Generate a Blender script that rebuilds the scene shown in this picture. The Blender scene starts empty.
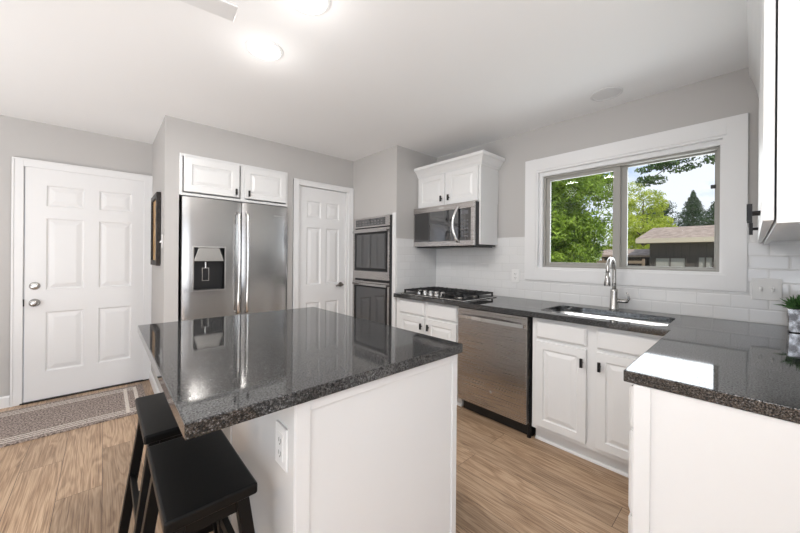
import bpy, bmesh, math, random
import numpy as np
from mathutils import Vector, Matrix
random.seed(7)
R = math.radians
scene = bpy.context.scene
COL = scene.collection

# ------------------------------------------------------------------ camera
cd = bpy.data.cameras.new('camera'); cam = bpy.data.objects.new('camera', cd); COL.objects.link(cam)
cd.sensor_width = 36.0; cd.lens = 323.6 * 36 / 800; cd.shift_y = -0.0118; cd.clip_start = .02; cd.clip_end = 400
cam.matrix_world = (Matrix.Translation((0, 0, 1.282)) @ Matrix.Rotation(R(-42.445), 4, 'Z')
                    @ Matrix.Rotation(R(90), 4, 'X') @ Matrix.Rotation(.008, 4, 'Z'))
scene.camera = cam

# ------------------------------------------------------------------ exposure, sky, sun, daylight and added lamps
vs = scene.view_settings
vs.view_transform = 'Standard'; vs.look = 'None'; vs.gamma = 1; vs.use_curve_mapping = False
vs.exposure = 0.05
world = bpy.data.worlds.new('sky'); scene.world = world; world.use_nodes = True
wn = world.node_tree.nodes; wl = world.node_tree.links
for n in list(wn): wn.remove(n)
out = wn.new('ShaderNodeOutputWorld'); bg = wn.new('ShaderNodeBackground')
tc = wn.new('ShaderNodeTexCoord'); mp = wn.new('ShaderNodeMapping'); mp.inputs['Scale'].default_value = (1, 1, 2.2)
nz = wn.new('ShaderNodeTexNoise'); nz.inputs['Scale'].default_value = 3.4; nz.inputs['Detail'].default_value = 7
nz.inputs['Roughness'].default_value = .55
rp = wn.new('ShaderNodeValToRGB'); rp.color_ramp.elements[0].position = .40; rp.color_ramp.elements[1].position = .58
rp.color_ramp.elements[0].color = (.27, .47, .86, 1); rp.color_ramp.elements[1].color = (.86, .90, .97, 1)
wl.new(tc.outputs['Generated'], mp.inputs['Vector']); wl.new(mp.outputs[0], nz.inputs['Vector'])
wl.new(nz.outputs['Fac'], rp.inputs['Fac']); wl.new(rp.outputs['Color'], bg.inputs['Color'])
bg.inputs['Strength'].default_value = 1.12
wl.new(bg.outputs[0], out.inputs['Surface'])

def lamp(name, kind, loc, energy, color=(1, 1, 1), size=1.0, size_y=None, direction=(0, 0, -1), **kw):
    l = bpy.data.lights.new(name, kind); l.energy = energy; l.color = color
    if kind == 'AREA':
        l.shape = kw.get('shape', 'RECTANGLE'); l.size = size
        if l.shape == 'RECTANGLE': l.size_y = size_y or size
    if kind == 'SUN': l.angle = size
    o = bpy.data.objects.new(name, l); COL.objects.link(o); o.location = loc
    o.rotation_euler = Vector(direction).to_track_quat('-Z', 'Y').to_euler()
    return o
lamp('sun', 'SUN', (-5, -8, 20), 3.6, (1, .95, .86), R(1), direction=(.50, .62, -.75))
# added area lamps standing in for daylight at the unseen living room openings
lamp('daylight_fill_patio', 'AREA', (-1.3, -3.95, 1.25), 34, (.98, .99, 1), 2.4, 2.1, (0, 1, .35))
lamp('daylight_fill_side', 'AREA', (-3.15, -.9, 1.45), 22, (.98, .99, 1), 2.6, 1.6, (1, 0, .35))
lamp('added_uplight_living', 'AREA', (-1.6, -1.2, .95), 100, (.96, .98, 1), 1.9, 1.9, (0, 0, 1))  # added uplight with no fixture behind it, brightens the ceiling
lamp('added_uplight_dining', 'AREA', (-2.1, 1.3, .35), 85, (.96, .98, 1), 2.0, 3.6, (0, 0, 1))  # second added uplight, unseen in the dining area, aimed at the ceiling
lamp('daylight_kitchen', 'AREA', (3.06, .70, 1.6), 10, (.93, .96, 1), 1.1, .76, (-1, 0, -.15))  # area lamp added for daylight at the kitchen window

# ------------------------------------------------------------------ materials
def mat(name, color=(.8, .8, .8), rough=.5, metal=0, coat=0, spec=.5, ior=1.5):
    m = bpy.data.materials.new(name); m.use_nodes = True
    b = m.node_tree.nodes['Principled BSDF']
    b.inputs['Base Color'].default_value = (*color, 1); b.inputs['Roughness'].default_value = rough
    b.inputs['Metallic'].default_value = metal; b.inputs['Coat Weight'].default_value = coat
    b.inputs['Coat Roughness'].default_value = .08
    b.inputs['Specular IOR Level'].default_value = spec; b.inputs['IOR'].default_value = ior
    return m
def N(m, t, **kw):
    n = m.node_tree.nodes.new(t)
    for k, v in kw.items():
        if k in n.inputs: n.inputs[k].default_value = v
        else: setattr(n, k, v)
    return n
def L(m, a, b): m.node_tree.links.new(a, b)
def B(m): return m.node_tree.nodes['Principled BSDF']
def coords(m, scale=(1, 1, 1), rot=(0, 0, 0), kind='Object'):
    t = N(m, 'ShaderNodeTexCoord'); p = N(m, 'ShaderNodeMapping'); p.inputs['Scale'].default_value = scale
    p.inputs['Rotation'].default_value = rot
    L(m, t.outputs[kind], p.inputs['Vector']); return p.outputs[0]
def ramp(m, src, stops):
    r = N(m, 'ShaderNodeValToRGB'); e = r.color_ramp.elements
    while len(e) < len(stops): e.new(.5)
    for i, (p, c) in enumerate(stops): e[i].position = p; e[i].color = (*c, 1)
    L(m, src, r.inputs['Fac']); return r.outputs['Color']
def bump(m, src, strength, dist=.002):
    b = N(m, 'ShaderNodeBump'); b.inputs['Strength'].default_value = strength; b.inputs['Distance'].default_value = dist
    L(m, src, b.inputs['Height']); L(m, b.outputs[0], B(m).inputs['Normal'])
def noisy(m, scale, strength, dist=.001, sc=(1, 1, 1)):
    n = N(m, 'ShaderNodeTexNoise', Scale=scale, Detail=4.0); L(m, coords(m, sc), n.inputs['Vector']); bump(m, n.outputs['Fac'], strength, dist)
    return m

def mott(name, c1, c2, sc, rough=.9, metal=0, th=(.4, .6)):
    m = mat(name, c1, rough, metal); n = N(m, 'ShaderNodeTexNoise', Scale=sc, Detail=4.0); L(m, coords(m), n.inputs['Vector'])
    L(m, ramp(m, n.outputs['Fac'], [(th[0], c1), (th[1], c2)]), B(m).inputs['Base Color']); return m
M = {}
M['wall'] = noisy(mat('wall_paint', (.53, .515, .50), .75), 220, .12)
M['ceil'] = noisy(mat('ceiling_paint', (.88, .88, .88), .85), 160, .12)
M['white'] = mat('white_cabinet_paint', (.80, .80, .795), .32, coat=.15)
M['trim'] = mat('white_trim_paint', (.82, .82, .82), .35, coat=.1)
M['gloss'] = mat('glossy_white_panel', (.80, .80, .79), .22, coat=.6)
M['black'] = mat('black_metal', (.008, .008, .009), .35, .2)
M['blackplastic'] = mat('black_plastic', (.012, .012, .013), .35)
M['iron'] = noisy(mat('cast_iron', (.015, .015, .016), .55), 400, .3)
M['chrome'] = mat('satin_chrome', (.78, .78, .77), .16, 1)
M['nickel'] = mat('brushed_nickel', (.55, .54, .52), .26, 1)
M['hinge'] = mat('bronze_hinge', (.30, .22, .17), .35, 1)
M['darkglass'] = mat('dark_glass', (.012, .012, .014), .04, coat=.6, ior=2.0)
M['plate'] = mat('white_plastic', (.83, .83, .82), .3)
M['slot'] = mat('dark_slot', (.03, .03, .03), .5)
M['gold'] = mott('gold_brown_print', (.62, .36, .11), (.35, .19, .07), 9, .45)
M['soil'] = mat('potting_soil', (.05, .035, .02), .9)
M['vinylgrey'] = mat('grey_window_frame', (.36, .35, .32), .45)
M['speaker'] = mat('speaker_grille', (.74, .74, .74), .6)

def steel(name, color, rough, axis):
    m = mat(name, color, rough, 1)
    sc = [3, 3, 3]; sc[axis] = 260; sc = tuple(sc)
    n = N(m, 'ShaderNodeTexNoise', Scale=1.0, Detail=3.0)
    s = (260, 260, 3) if axis == 'v' else sc
    L(m, coords(m, s if isinstance(axis, int) else s), n.inputs['Vector'])
    mr = N(m, 'ShaderNodeMapRange'); mr.inputs['To Min'].default_value = rough - .05; mr.inputs['To Max'].default_value = rough + .08
    L(m, n.outputs['Fac'], mr.inputs['Value']); L(m, mr.outputs[0], B(m).inputs['Roughness'])
    B(m).inputs['Anisotropic'].default_value = .55
    return m
M['steel'] = steel('brushed_stainless', (.50, .49, .48), .20, 2)
M['steelwarm'] = steel('brushed_stainless_warm', (.51, .485, .47), .25, 2)
M['sinksteel'] = mat('sink_steel', (.80, .81, .82), .28, 1)

# granite
def granite():
    m = mat('polished_granite', (.05, .05, .05), .05, ior=1.7)
    B(m).inputs['Coat Roughness'].default_value = .02; B(m).inputs['Coat IOR'].default_value = 1.6
    v = coords(m)
    a = N(m, 'ShaderNodeTexNoise', Scale=210.0, Detail=3.0, Roughness=.7); L(m, v, a.inputs['Vector'])
    b = N(m, 'ShaderNodeTexVoronoi', Scale=360.0); L(m, v, b.inputs['Vector'])
    ca = ramp(m, a.outputs['Fac'], [(.38, (.004, .004, .005)), (.50, (.014, .014, .015)), (.60, (.06, .06, .06)), (.74, (.24, .235, .23))])
    cb = ramp(m, b.outputs['Color'], [(.0, (.01, .01, .01)), (.84, (.03, .03, .03)), (.95, (.17, .17, .18))])
    mx = N(m, 'ShaderNodeMix', data_type='RGBA'); mx.blend_type = 'LIGHTEN'; mx.inputs[0].default_value = 1
    sp = N(m, 'ShaderNodeMapRange'); sp.inputs['From Min'].default_value = .42; sp.inputs['From Max'].default_value = .58
    sp.inputs['To Min'].default_value = .08; sp.inputs['To Max'].default_value = .95; L(m, a.outputs['Fac'], sp.inputs['Value']); L(m, sp.outputs[0], B(m).inputs['Specular IOR Level'])
    L(m, ca, mx.inputs[6]); L(m, cb, mx.inputs[7]); L(m, mx.outputs[2], B(m).inputs['Base Color'])
    return m
M['granite'] = granite()

# floor planks run along world Y
def planks():
    m = mat('oak_planks', (.4, .25, .15), .38)
    v = coords(m, rot=(0, 0, R(90)))
    br = N(m, 'ShaderNodeTexBrick', Scale=1.0); br.offset = .37; br.offset_frequency = 2
    br.inputs['Brick Width'].default_value = 1.22; br.inputs['Row Height'].default_value = .18
    br.inputs['Mortar Size'].default_value = .0012; br.inputs['Mortar Smooth'].default_value = .1
    br.inputs['Bias'].default_value = 0; br.inputs['Color1'].default_value = (0, 0, 0, 1); br.inputs['Color2'].default_value = (1, 1, 1, 1)
    br.inputs['Mortar'].default_value = (.5, .5, .5, 1); L(m, v, br.inputs['Vector'])
    # per-plank offset of the grain
    sep = N(m, 'ShaderNodeSeparateXYZ'); L(m, v, sep.inputs[0])
    mul = N(m, 'ShaderNodeMath', operation='MULTIPLY'); mul.inputs[1].default_value = 37.0; L(m, br.outputs['Color'], mul.inputs[0])
    cmb = N(m, 'ShaderNodeCombineXYZ'); sx = N(m, 'ShaderNodeMath', operation='MULTIPLY'); sx.inputs[1].default_value = .9
    L(m, sep.outputs[0], sx.inputs[0]); L(m, sx.outputs[0], cmb.inputs[0])
    sy = N(m, 'ShaderNodeMath', operation='MULTIPLY'); sy.inputs[1].default_value = 9.0
    L(m, sep.outputs[1], sy.inputs[0]); L(m, sy.outputs[0], cmb.inputs[1]); L(m, mul.outputs[0], cmb.inputs[2])
    g1 = N(m, 'ShaderNodeTexNoise', Scale=1.5, Detail=2.0, Distortion=1.2); L(m, cmb.outputs[0], g1.inputs['Vector'])
    rings = N(m, 'ShaderNodeMath', operation='MULTIPLY'); rings.inputs[1].default_value = 34.0; L(m, g1.outputs['Fac'], rings.inputs[0])
    sn = N(m, 'ShaderNodeMath', operation='SINE'); L(m, rings.outputs[0], sn.inputs[0])
    f = N(m, 'ShaderNodeMapRange'); f.inputs['From Min'].default_value = -1; L(m, sn.outputs[0], f.inputs['Value'])
    g2 = N(m, 'ShaderNodeTexNoise', Scale=9.0, Detail=6.0, Roughness=.65)
    mp2 = N(m, 'ShaderNodeMapping'); mp2.inputs['Scale'].default_value = (.5, 2.6, 1); L(m, cmb.outputs[0], mp2.inputs['Vector']); L(m, mp2.outputs[0], g2.inputs['Vector'])
    mixf = N(m, 'ShaderNodeMix'); mixf.inputs[0].default_value = .86; L(m, f.outputs[0], mixf.inputs[2]); L(m, g2.outputs['Fac'], mixf.inputs[3])
    c = ramp(m, mixf.outputs[0], [(.28, (.16, .09, .05)), (.43, (.34, .22, .135)), (.57, (.49, .34, .22)), (.76, (.62, .465, .325))])
    tint = N(m, 'ShaderNodeMapRange'); tint.inputs['To Min'].default_value = .80; tint.inputs['To Max'].default_value = 1.12; L(m, br.outputs['Color'], tint.inputs['Value'])
    mm = N(m, 'ShaderNodeMix', data_type='RGBA'); mm.blend_type = 'MULTIPLY'; mm.inputs[0].default_value = 1
    L(m, c, mm.inputs[6]); L(m, tint.outputs[0], mm.inputs[7])
    dk = N(m, 'ShaderNodeMix', data_type='RGBA'); L(m, br.outputs['Fac'], dk.inputs[0]); L(m, mm.outputs[2], dk.inputs[6]); dk.inputs[7].default_value = (.07, .04, .025, 1)
    L(m, dk.outputs[2], B(m).inputs['Base Color'])
    bump(m, g2.outputs['Fac'], .12, .001)
    return m
M['floor'] = planks()

def tiles(name, axis):   # axis: the world axis along the wall
    m = mat(name, (.80, .80, .80), .12, coat=.3)
    t = N(m, 'ShaderNodeTexCoord'); s = N(m, 'ShaderNodeSeparateXYZ'); L(m, t.outputs['Object'], s.inputs[0])
    c = N(m, 'ShaderNodeCombineXYZ'); L(m, s.outputs[axis], c.inputs[0]); L(m, s.outputs[2], c.inputs[1])
    mp_ = N(m, 'ShaderNodeMapping'); mp_.inputs['Location'].default_value = (.06, -.914 + .0787*12, 0); L(m, c.outputs[0], mp_.inputs['Vector'])
    outs = []
    for size, smooth in ((.0012, .1), (.008, 1.0)):
        br = N(m, 'ShaderNodeTexBrick', Scale=1.0); br.offset = .5
        br.inputs['Brick Width'].default_value = .154; br.inputs['Row Height'].default_value = .0787
        br.inputs['Mortar Size'].default_value = size; br.inputs['Mortar Smooth'].default_value = smooth
        L(m, mp_.outputs[0], br.inputs['Vector']); outs.append(br)
    outs[0].inputs['Color1'].default_value = (.80, .80, .795, 1); outs[0].inputs['Color2'].default_value = (.77, .77, .765, 1)
    outs[0].inputs['Mortar'].default_value = (.68, .68, .67, 1)
    L(m, outs[0].outputs['Color'], B(m).inputs['Base Color'])
    inv = N(m, 'ShaderNodeMath', operation='SUBTRACT'); inv.inputs[0].default_value = 1; L(m, outs[1].outputs['Fac'], inv.inputs[1])
    bump(m, inv.outputs[0], .5, .0018)
    return m
M['tile_y'] = tiles('subway_tile_window_wall', 1)
M['tile_x'] = tiles('subway_tile_side_wall', 0)

def rugmat(name, c1, c2):
    m = mat(name, c1, .95); n = N(m, 'ShaderNodeTexNoise', Scale=95.0, Detail=3.0); L(m, coords(m), n.inputs['Vector'])
    L(m, ramp(m, n.outputs['Fac'], [(.42, c1), (.58, c2)]), B(m).inputs['Base Color']); bump(m, n.outputs['Fac'], .7, .004); return m
M['rug'] = rugmat('rug_pile', (.13, .10, .085), (.46, .38, .34))
M['rugstripe'] = rugmat('rug_stripe', (.58, .52, .46), (.76, .70, .64))

def stoolmat():
    m = mat('black_painted_wood', (.004, .004, .004), .38, spec=.22)
    n = N(m, 'ShaderNodeTexNoise', Scale=40.0, Detail=4.0); L(m, coords(m, (6, 1, 1)), n.inputs['Vector']); bump(m, n.outputs['Fac'], .08, .001)
    return m
M['stool'] = stoolmat()

def glassmat(name, tint, refl=.9):
    m = bpy.data.materials.new(name); m.use_nodes = True; nt = m.node_tree
    for n in list(nt.nodes): nt.nodes.remove(n)
    o = nt.nodes.new('ShaderNodeOutputMaterial'); t = nt.nodes.new('ShaderNodeBsdfTransparent'); g = nt.nodes.new('ShaderNodeBsdfGlossy')
    t.inputs[0].default_value = (*tint, 1); g.inputs['Roughness'].default_value = .01; g.inputs[0].default_value = (refl, refl, refl, 1)
    fr = nt.nodes.new('ShaderNodeFresnel'); fr.inputs[0].default_value = 1.2; mx = nt.nodes.new('ShaderNodeMixShader')
    nt.links.new(fr.outputs[0], mx.inputs[0]); nt.links.new(t.outputs[0], mx.inputs[1]); nt.links.new(g.outputs[0], mx.inputs[2]); nt.links.new(mx.outputs[0], o.inputs[0])
    return m
M['glass'] = glassmat('window_glass', (.98, .99, .99))

def emit(name, color, s):
    m = mat(name, color, .5); b = B(m); b.inputs['Emission Color'].default_value = (*color, 1); b.inputs['Emission Strength'].default_value = s; return m
M['lampglow'] = emit('lamp_lens', (1, .98, .95), 9.0)

def leafmat(name, c1, c2, trans=.35):
    m = mat(name, c1, .55)
    n = N(m, 'ShaderNodeTexNoise', Scale=2.2, Detail=3.0); L(m, coords(m), n.inputs['Vector'])
    n2 = N(m, 'ShaderNodeTexNoise', Scale=40.0, Detail=1.0); L(m, coords(m), n2.inputs['Vector'])
    mx = N(m, 'ShaderNodeMix'); mx.inputs[0].default_value = .55; L(m, n.outputs['Fac'], mx.inputs[2]); L(m, n2.outputs['Fac'], mx.inputs[3])
    c = ramp(m, mx.outputs[0], [(.38, c1), (.62, c2)]); L(m, c, B(m).inputs['Base Color'])
    tr = N(m, 'ShaderNodeBsdfTranslucent'); L(m, c, tr.inputs['Color']); ms = N(m, 'ShaderNodeMixShader'); ms.inputs[0].default_value = trans
    o = m.node_tree.nodes['Material Output']; L(m, B(m).outputs[0], ms.inputs[1]); L(m, tr.outputs[0], ms.inputs[2]); L(m, ms.outputs[0], o.inputs['Surface'])
    return m
M['leafgreen'] = leafmat('maple_leaves', (.03, .10, .008), (.46, .62, .08))
M['leafyellow'] = leafmat('yellow_leaves', (.24, .33, .02), (.68, .72, .10))
M['leafdark'] = leafmat('dark_needles', (.02, .045, .018), (.07, .12, .04), .15)
M['leafpine'] = leafmat('blue_green_needles', (.05, .10, .05), (.18, .24, .10), .2)
M['leafbranch'] = leafmat('dark_branch_leaves', (.03, .07, .015), (.10, .17, .04), .2)  # dark green leaf colours for the overhanging branch
M['bark'] = noisy(mat('bark', (.07, .05, .035), .9), 18, .8, .03, (1, 1, .2))
M['grassleaf'] = leafmat('succulent_leaves', (.03, .10, .02), (.10, .24, .06), .15)
M['lawn'] = mott('lawn_and_gravel', (.10, .17, .035), (.62, .55, .42), .35, th=(.47, .55))
M['pot'] = mott('silver_leaf_pot', (.22, .21, .21), (.80, .80, .80), 28, .22, .85)
def boards(name, c1, c2, axis, w, vertical=True):
    m = mat(name, c1, .8); t = N(m, 'ShaderNodeTexCoord'); s = N(m, 'ShaderNodeSeparateXYZ'); L(m, t.outputs['Object'], s.inputs[0])
    k = N(m, 'ShaderNodeMath', operation='MULTIPLY'); k.inputs[1].default_value = 1 / w; L(m, s.outputs[axis], k.inputs[0])
    fr = N(m, 'ShaderNodeMath', operation='FRACT'); L(m, k.outputs[0], fr.inputs[0])
    L(m, ramp(m, fr.outputs[0], [(.0, c2), (.08, c1)]), B(m).inputs['Base Color']); return m
M['siding'] = boards('dark_brown_siding', (.075, .062, .052), (.02, .016, .014), 1, .22)
M['shingle'] = mott('roof_shingles', (.27, .20, .155), (.40, .305, .24), 5)
M['fascia'] = mat('pale_fascia', (.55, .47, .36), .7)
M['outglass'] = mat('house_window_glass', (.16, .19, .20), .08)
M['curtain'] = mat('pale_window_blind', (.30, .29, .26), .7)
M['fence'] = mat('weathered_fence_wood', (.22, .16, .11), .85)

# ------------------------------------------------------------------ helpers
def link(o, parent=None):
    COL.objects.link(o)
    if parent: o.parent = parent
    return o
def obj(name, bm, m, parent=None, smooth=False, bevel=0, seg=2, ang=35, weld=True):
    if weld: bmesh.ops.remove_doubles(bm, verts=bm.verts, dist=1e-6)
    bmesh.ops.recalc_face_normals(bm, faces=bm.faces)
    me = bpy.data.meshes.new(name); bm.to_mesh(me); bm.free()
    for mm in (m if isinstance(m, (list, tuple)) else [m]): me.materials.append(mm)
    o = bpy.data.objects.new(name, me); link(o, parent)
    if smooth: me.shade_smooth()
    if bevel:
        b = o.modifiers.new('bevel', 'BEVEL'); b.width = bevel; b.segments = seg; b.limit_method = 'ANGLE'; b.angle_limit = R(ang); b.harden_normals = False
    return o
def BM(): return bmesh.new()
def box(bm, x0, x1, y0, y1, z0, z1, mi=0):
    v = [bm.verts.new((x, y, z)) for x in (x0, x1) for y in (y0, y1) for z in (z0, z1)]
    for q in ((0, 1, 3, 2), (4, 6, 7, 5), (0, 4, 5, 1), (2, 3, 7, 6), (0, 2, 6, 4), (1, 5, 7, 3)):
        f = bm.faces.new([v[i] for i in q]); f.material_index = mi
    return bm
def bx(*a): return box(BM(), *a)
def hexa(bm, bot, top):   # two quads of points
    b = [bm.verts.new(p) for p in bot]; t = [bm.verts.new(p) for p in top]
    bm.faces.new(b[::-1]); bm.faces.new(t)
    for i in range(4): bm.faces.new((b[i], b[(i+1) % 4], t[(i+1) % 4], t[i]))
    return bm
def tube(bm, pts, rad, n=12, caps=True):
    pts = [Vector(p) for p in pts]; rings = []
    rads = rad if isinstance(rad, (list, tuple)) else [rad] * len(pts)
    up = None
    for i, p in enumerate(pts):
        d = (pts[min(i+1, len(pts)-1)] - pts[max(i-1, 0)]).normalized()
        if up is None: up = Vector((0, 0, 1)) if abs(d.z) < .9 else Vector((1, 0, 0))
        a = d.cross(up).normalized(); b = a.cross(d).normalized(); up = b
        rings.append([bm.verts.new(p + a * math.cos(2*math.pi*k/n) * rads[i] + b * math.sin(2*math.pi*k/n) * rads[i]) for k in range(n)])
    for r0, r1 in zip(rings, rings[1:]):
        for k in range(n): bm.faces.new((r0[k], r0[(k+1) % n], r1[(k+1) % n], r1[k]))
    if caps: bm.faces.new(rings[0][::-1]); bm.faces.new(rings[-1])
    return bm
def lathe(bm, prof, c=(0, 0, 0), axis='z', n=24):   # prof: (radius, height)
    rings = []
    for r, h in prof:
        ring = []
        for k in range(n):
            a = 2*math.pi*k/n; u, v = r*math.cos(a), r*math.sin(a)
            p = {'z': (u, v, h), 'y': (u, h, v), 'x': (h, u, v)}[axis]
            ring.append(bm.verts.new((p[0]+c[0], p[1]+c[1], p[2]+c[2])))
        rings.append(ring)
    for r0, r1 in zip(rings, rings[1:]):
        for k in range(n): bm.faces.new((r0[k], r0[(k+1) % n], r1[(k+1) % n], r1[k]))
    bm.faces.new(rings[0][::-1]); bm.faces.new(rings[-1]); return bm
def sweep(bm, prof, path_pts, closed=False):
    """prof: list of (out, up); path: list of (point, outdir). Straight mitred moulding."""
    rings = []
    for p, od in path_pts:
        rings.append([bm.verts.new((p[0]+od[0]*o, p[1]+od[1]*o, p[2]+u)) for o, u in prof])
    n = len(prof)
    segs = list(zip(rings, rings[1:])) + ([(rings[-1], rings[0])] if closed else [])
    for a, b in segs:
        for k in range(n): bm.faces.new((a[k], a[(k+1) % n], b[(k+1) % n], b[k]))
    if not closed: bm.faces.new(rings[0][::-1]); bm.faces.new(rings[-1])
    return bm
def panelled(bm, x0, x1, z0, z1, yf, th, cols, rows, prof):
    """slab facing -Y with moulded panels cut into its front. yf = front plane"""
    xs = sorted({x0, x1, *[c for p in cols for c in p]}); zs = sorted({z0, z1, *[r for p in rows for r in p]})
    V = lambda x, y, z: bm.verts.new((x, y, z))
    for i in range(len(xs)-1):
        for j in range(len(zs)-1):
            a, b, c, d = xs[i], xs[i+1], zs[j], zs[j+1]
            if (a, b) in cols and (c, d) in rows:
                prev = None
                for ins, dep in prof:
                    ring = [V(a+ins, yf+dep, c+ins), V(b-ins, yf+dep, c+ins), V(b-ins, yf+dep, d-ins), V(a+ins, yf+dep, d-ins)]
                    if prev:
                        for k in range(4): bm.faces.new((prev[k], prev[(k+1) % 4], ring[(k+1) % 4], ring[k]))
                    prev = ring
                bm.faces.new(prev)
            else: bm.faces.new((V(a, yf, c), V(b, yf, c), V(b, yf, d), V(a, yf, d)))
    for i in range(len(xs)-1):
        bm.faces.new((V(xs[i], yf, z0), V(xs[i+1], yf, z0), V(xs[i+1], yf+th, z0), V(xs[i], yf+th, z0)))
        bm.faces.new((V(xs[i], yf, z1), V(xs[i+1], yf, z1), V(xs[i+1], yf+th, z1), V(xs[i], yf+th, z1)))
    for j in range(len(zs)-1):
        for x in (x0, x1): bm.faces.new((V(x, yf, zs[j]), V(x, yf, zs[j+1]), V(x, yf+th, zs[j+1]), V(x, yf+th, zs[j])))
    for i in range(len(xs)-1):
        for j in range(len(zs)-1):
            bm.faces.new((V(xs[i], yf+th, zs[j]), V(xs[i+1], yf+th, zs[j]), V(xs[i+1], yf+th, zs[j+1]), V(xs[i], yf+th, zs[j+1])))
    return bm
RAISED = [(0, 0), (.005, .007), (.012, .008), (.034, .001), (.038, 0)]
DOORP = [(0, 0), (.010, .009), (.018, .010), (.050, .002), (.055, .0015)]
def thing(name, label, cat, loc=(0, 0, 0), rz=0, group=None):
    o = bpy.data.objects.new(name, None); o.empty_display_size = .1; COL.objects.link(o)
    o.location = loc; o.rotation_euler = (0, 0, rz); o['label'] = label; o['category'] = cat
    if group: o['group'] = group
    return o
def tag(o, label, cat, group=None):
    o['label'] = label; o['category'] = cat
    if group: o['group'] = group
    return o
def struct(name, bm, m, parent=None, **kw):
    o = obj(name, bm, m, parent, **kw); o['kind'] = 'structure'; return o
def copy_tree(o, parent=None):
    c = o.copy(); COL.objects.link(c)
    if parent: c.parent = parent
    for ch in list(o.children): copy_tree(ch, c)
    return c
FX = -math.pi/2   # a thing whose front faces -X (window wall)

# ------------------------------------------------------------------ the room
H = 2.431; XW = 2.831; YD = 4.209; YF = 3.267; XS = .364; XO = 2.213; YO = 2.479; YR = -.36
XL = -3.2; YB = -4.0; T = .12
struct('floor', bx(XL-T, XW+.02, YB-T, YD+.02, -.06, 0), M['floor'])
struct('ceiling', bx(XL-T, XW+.25, YB-T, YD+T, H, H+.2), M['ceil'])
struct('wall_entry', box(box(box(BM(), XL-T, -.53, YD, YD+T, 0, H), -.53, .351, YD, YD+T, 2.045, H), .351, XS, YD, YD+T, 0, H), M['wall'])
# the alcove block with the refrigerator recess
bm = BM()
box(bm, XS, .462, YF, YD, 0, H); box(bm, .462, 1.395, YF, YD, 2.145, H); box(bm, 1.395, 1.53, YF, YD, 0, H)
box(bm, .462, 1.395, 4.12, YD, 0, 2.145); box(bm, 1.53, 2.125, YF, YD, 2.05, H); box(bm, 2.125, XW, YF, YD, 0, H)
box(bm, 1.53, 2.125, YF+.16, YD, 0, 2.05)
struct('wall_alcove', bm, M['wall'], weld=False)
# oven block: opening for the two ovens
bm = BM(); oy0, oy1, oz0, oz1 = 2.545, 3.215, .34, 1.71
box(bm, XO, XW, YO, oy0, 0, H); box(bm, XO, XW, oy1, YF, 0, H); box(bm, XO, XW, oy0, oy1, 0, oz0); box(bm, XO, XW, oy0, oy1, oz1, H)
box(bm, XO+.6, XW, oy0, oy1, oz0, oz1)
struct('wall_oven', bm, M['wall'], weld=False)
# window wall with its opening
wy0, wy1, wz0, wz1 = .118, 1.305, 1.188, 2.052
bm = BM(); xo = XW+.16
box(bm, XW, xo, YR-T, wy0, 0, H); box(bm, XW, xo, wy1, YF, 0, H); box(bm, XW, xo, wy0, wy1, 0, wz0); box(bm, XW, xo, wy0, wy1, wz1, H)
struct('wall_window', bm, M['wall'], weld=False)
struct('wall_right', bx(1.05, XW, YR-T, YR, 0, H), M['wall'])
struct('wall_return', bx(1.05-T, 1.05, YB, YR, 0, H), M['wall'])
# living room shell behind the camera, with a patio door opening and a side window opening
bm = BM(); box(bm, XL-T, -2.5, YB-T, YB, 0, H); box(bm, -.1, 1.05, YB-T, YB, 0, H); box(bm, -2.5, -.1, YB-T, YB, 2.1, H)
struct('wall_patio', bm, M['wall'], weld=False)
bm = BM(); box(bm, XL-T, XL, YB, -2.2, 0, H); box(bm, XL-T, XL, .4, YD, 0, H); box(bm, XL-T, XL, -2.2, .4, 0, .65); box(bm, XL-T, XL, -2.2, .4, 2.25, H)
struct('wall_left', bm, M['wall'], weld=False)

# baseboards
def base_prof(t=.014, h=.095): return [(0, 0), (t, 0), (t, h-.012), (t*.5, h), (0, h)]
struct('baseboard_entry', sweep(BM(), base_prof(), [((XL, YD, 0), (0, -1)), ((-.576, YD, 0), (0, -1))]), M['trim'])
struct('baseboard_alcove', sweep(BM(), base_prof(), [((XS, YD, 0), (-1, 0)), ((XS, YF, 0), (-1, -1)), ((.462, YF, 0), (0, -1))]), M['trim'])
struct('baseboard_fridge', sweep(BM(), base_prof(), [((1.395, YF, 0), (0, -1)), ((1.43, YF, 0), (0, -1))]), M['trim'])

# backsplash tile
tz1 = 1.475
bm = BM(); box(bm, XW-.008, XW, YR, .026, .914, tz1); box(bm, XW-.008, XW, .026, 1.402, .914, 1.092); box(bm, XW-.008, XW, 1.402, YO, .914, tz1)
struct('wall_tile_window', bm, M['tile_y'], weld=False)
struct('wall_tile_oven', bx(XO+.002, XW-.008, YO-.008, YO, .914, tz1), M['tile_x'])
struct('wall_tile_right', bx(1.28, XW-.008, YR, YR+.008, .914, 1.37), M['tile_x'])

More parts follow.
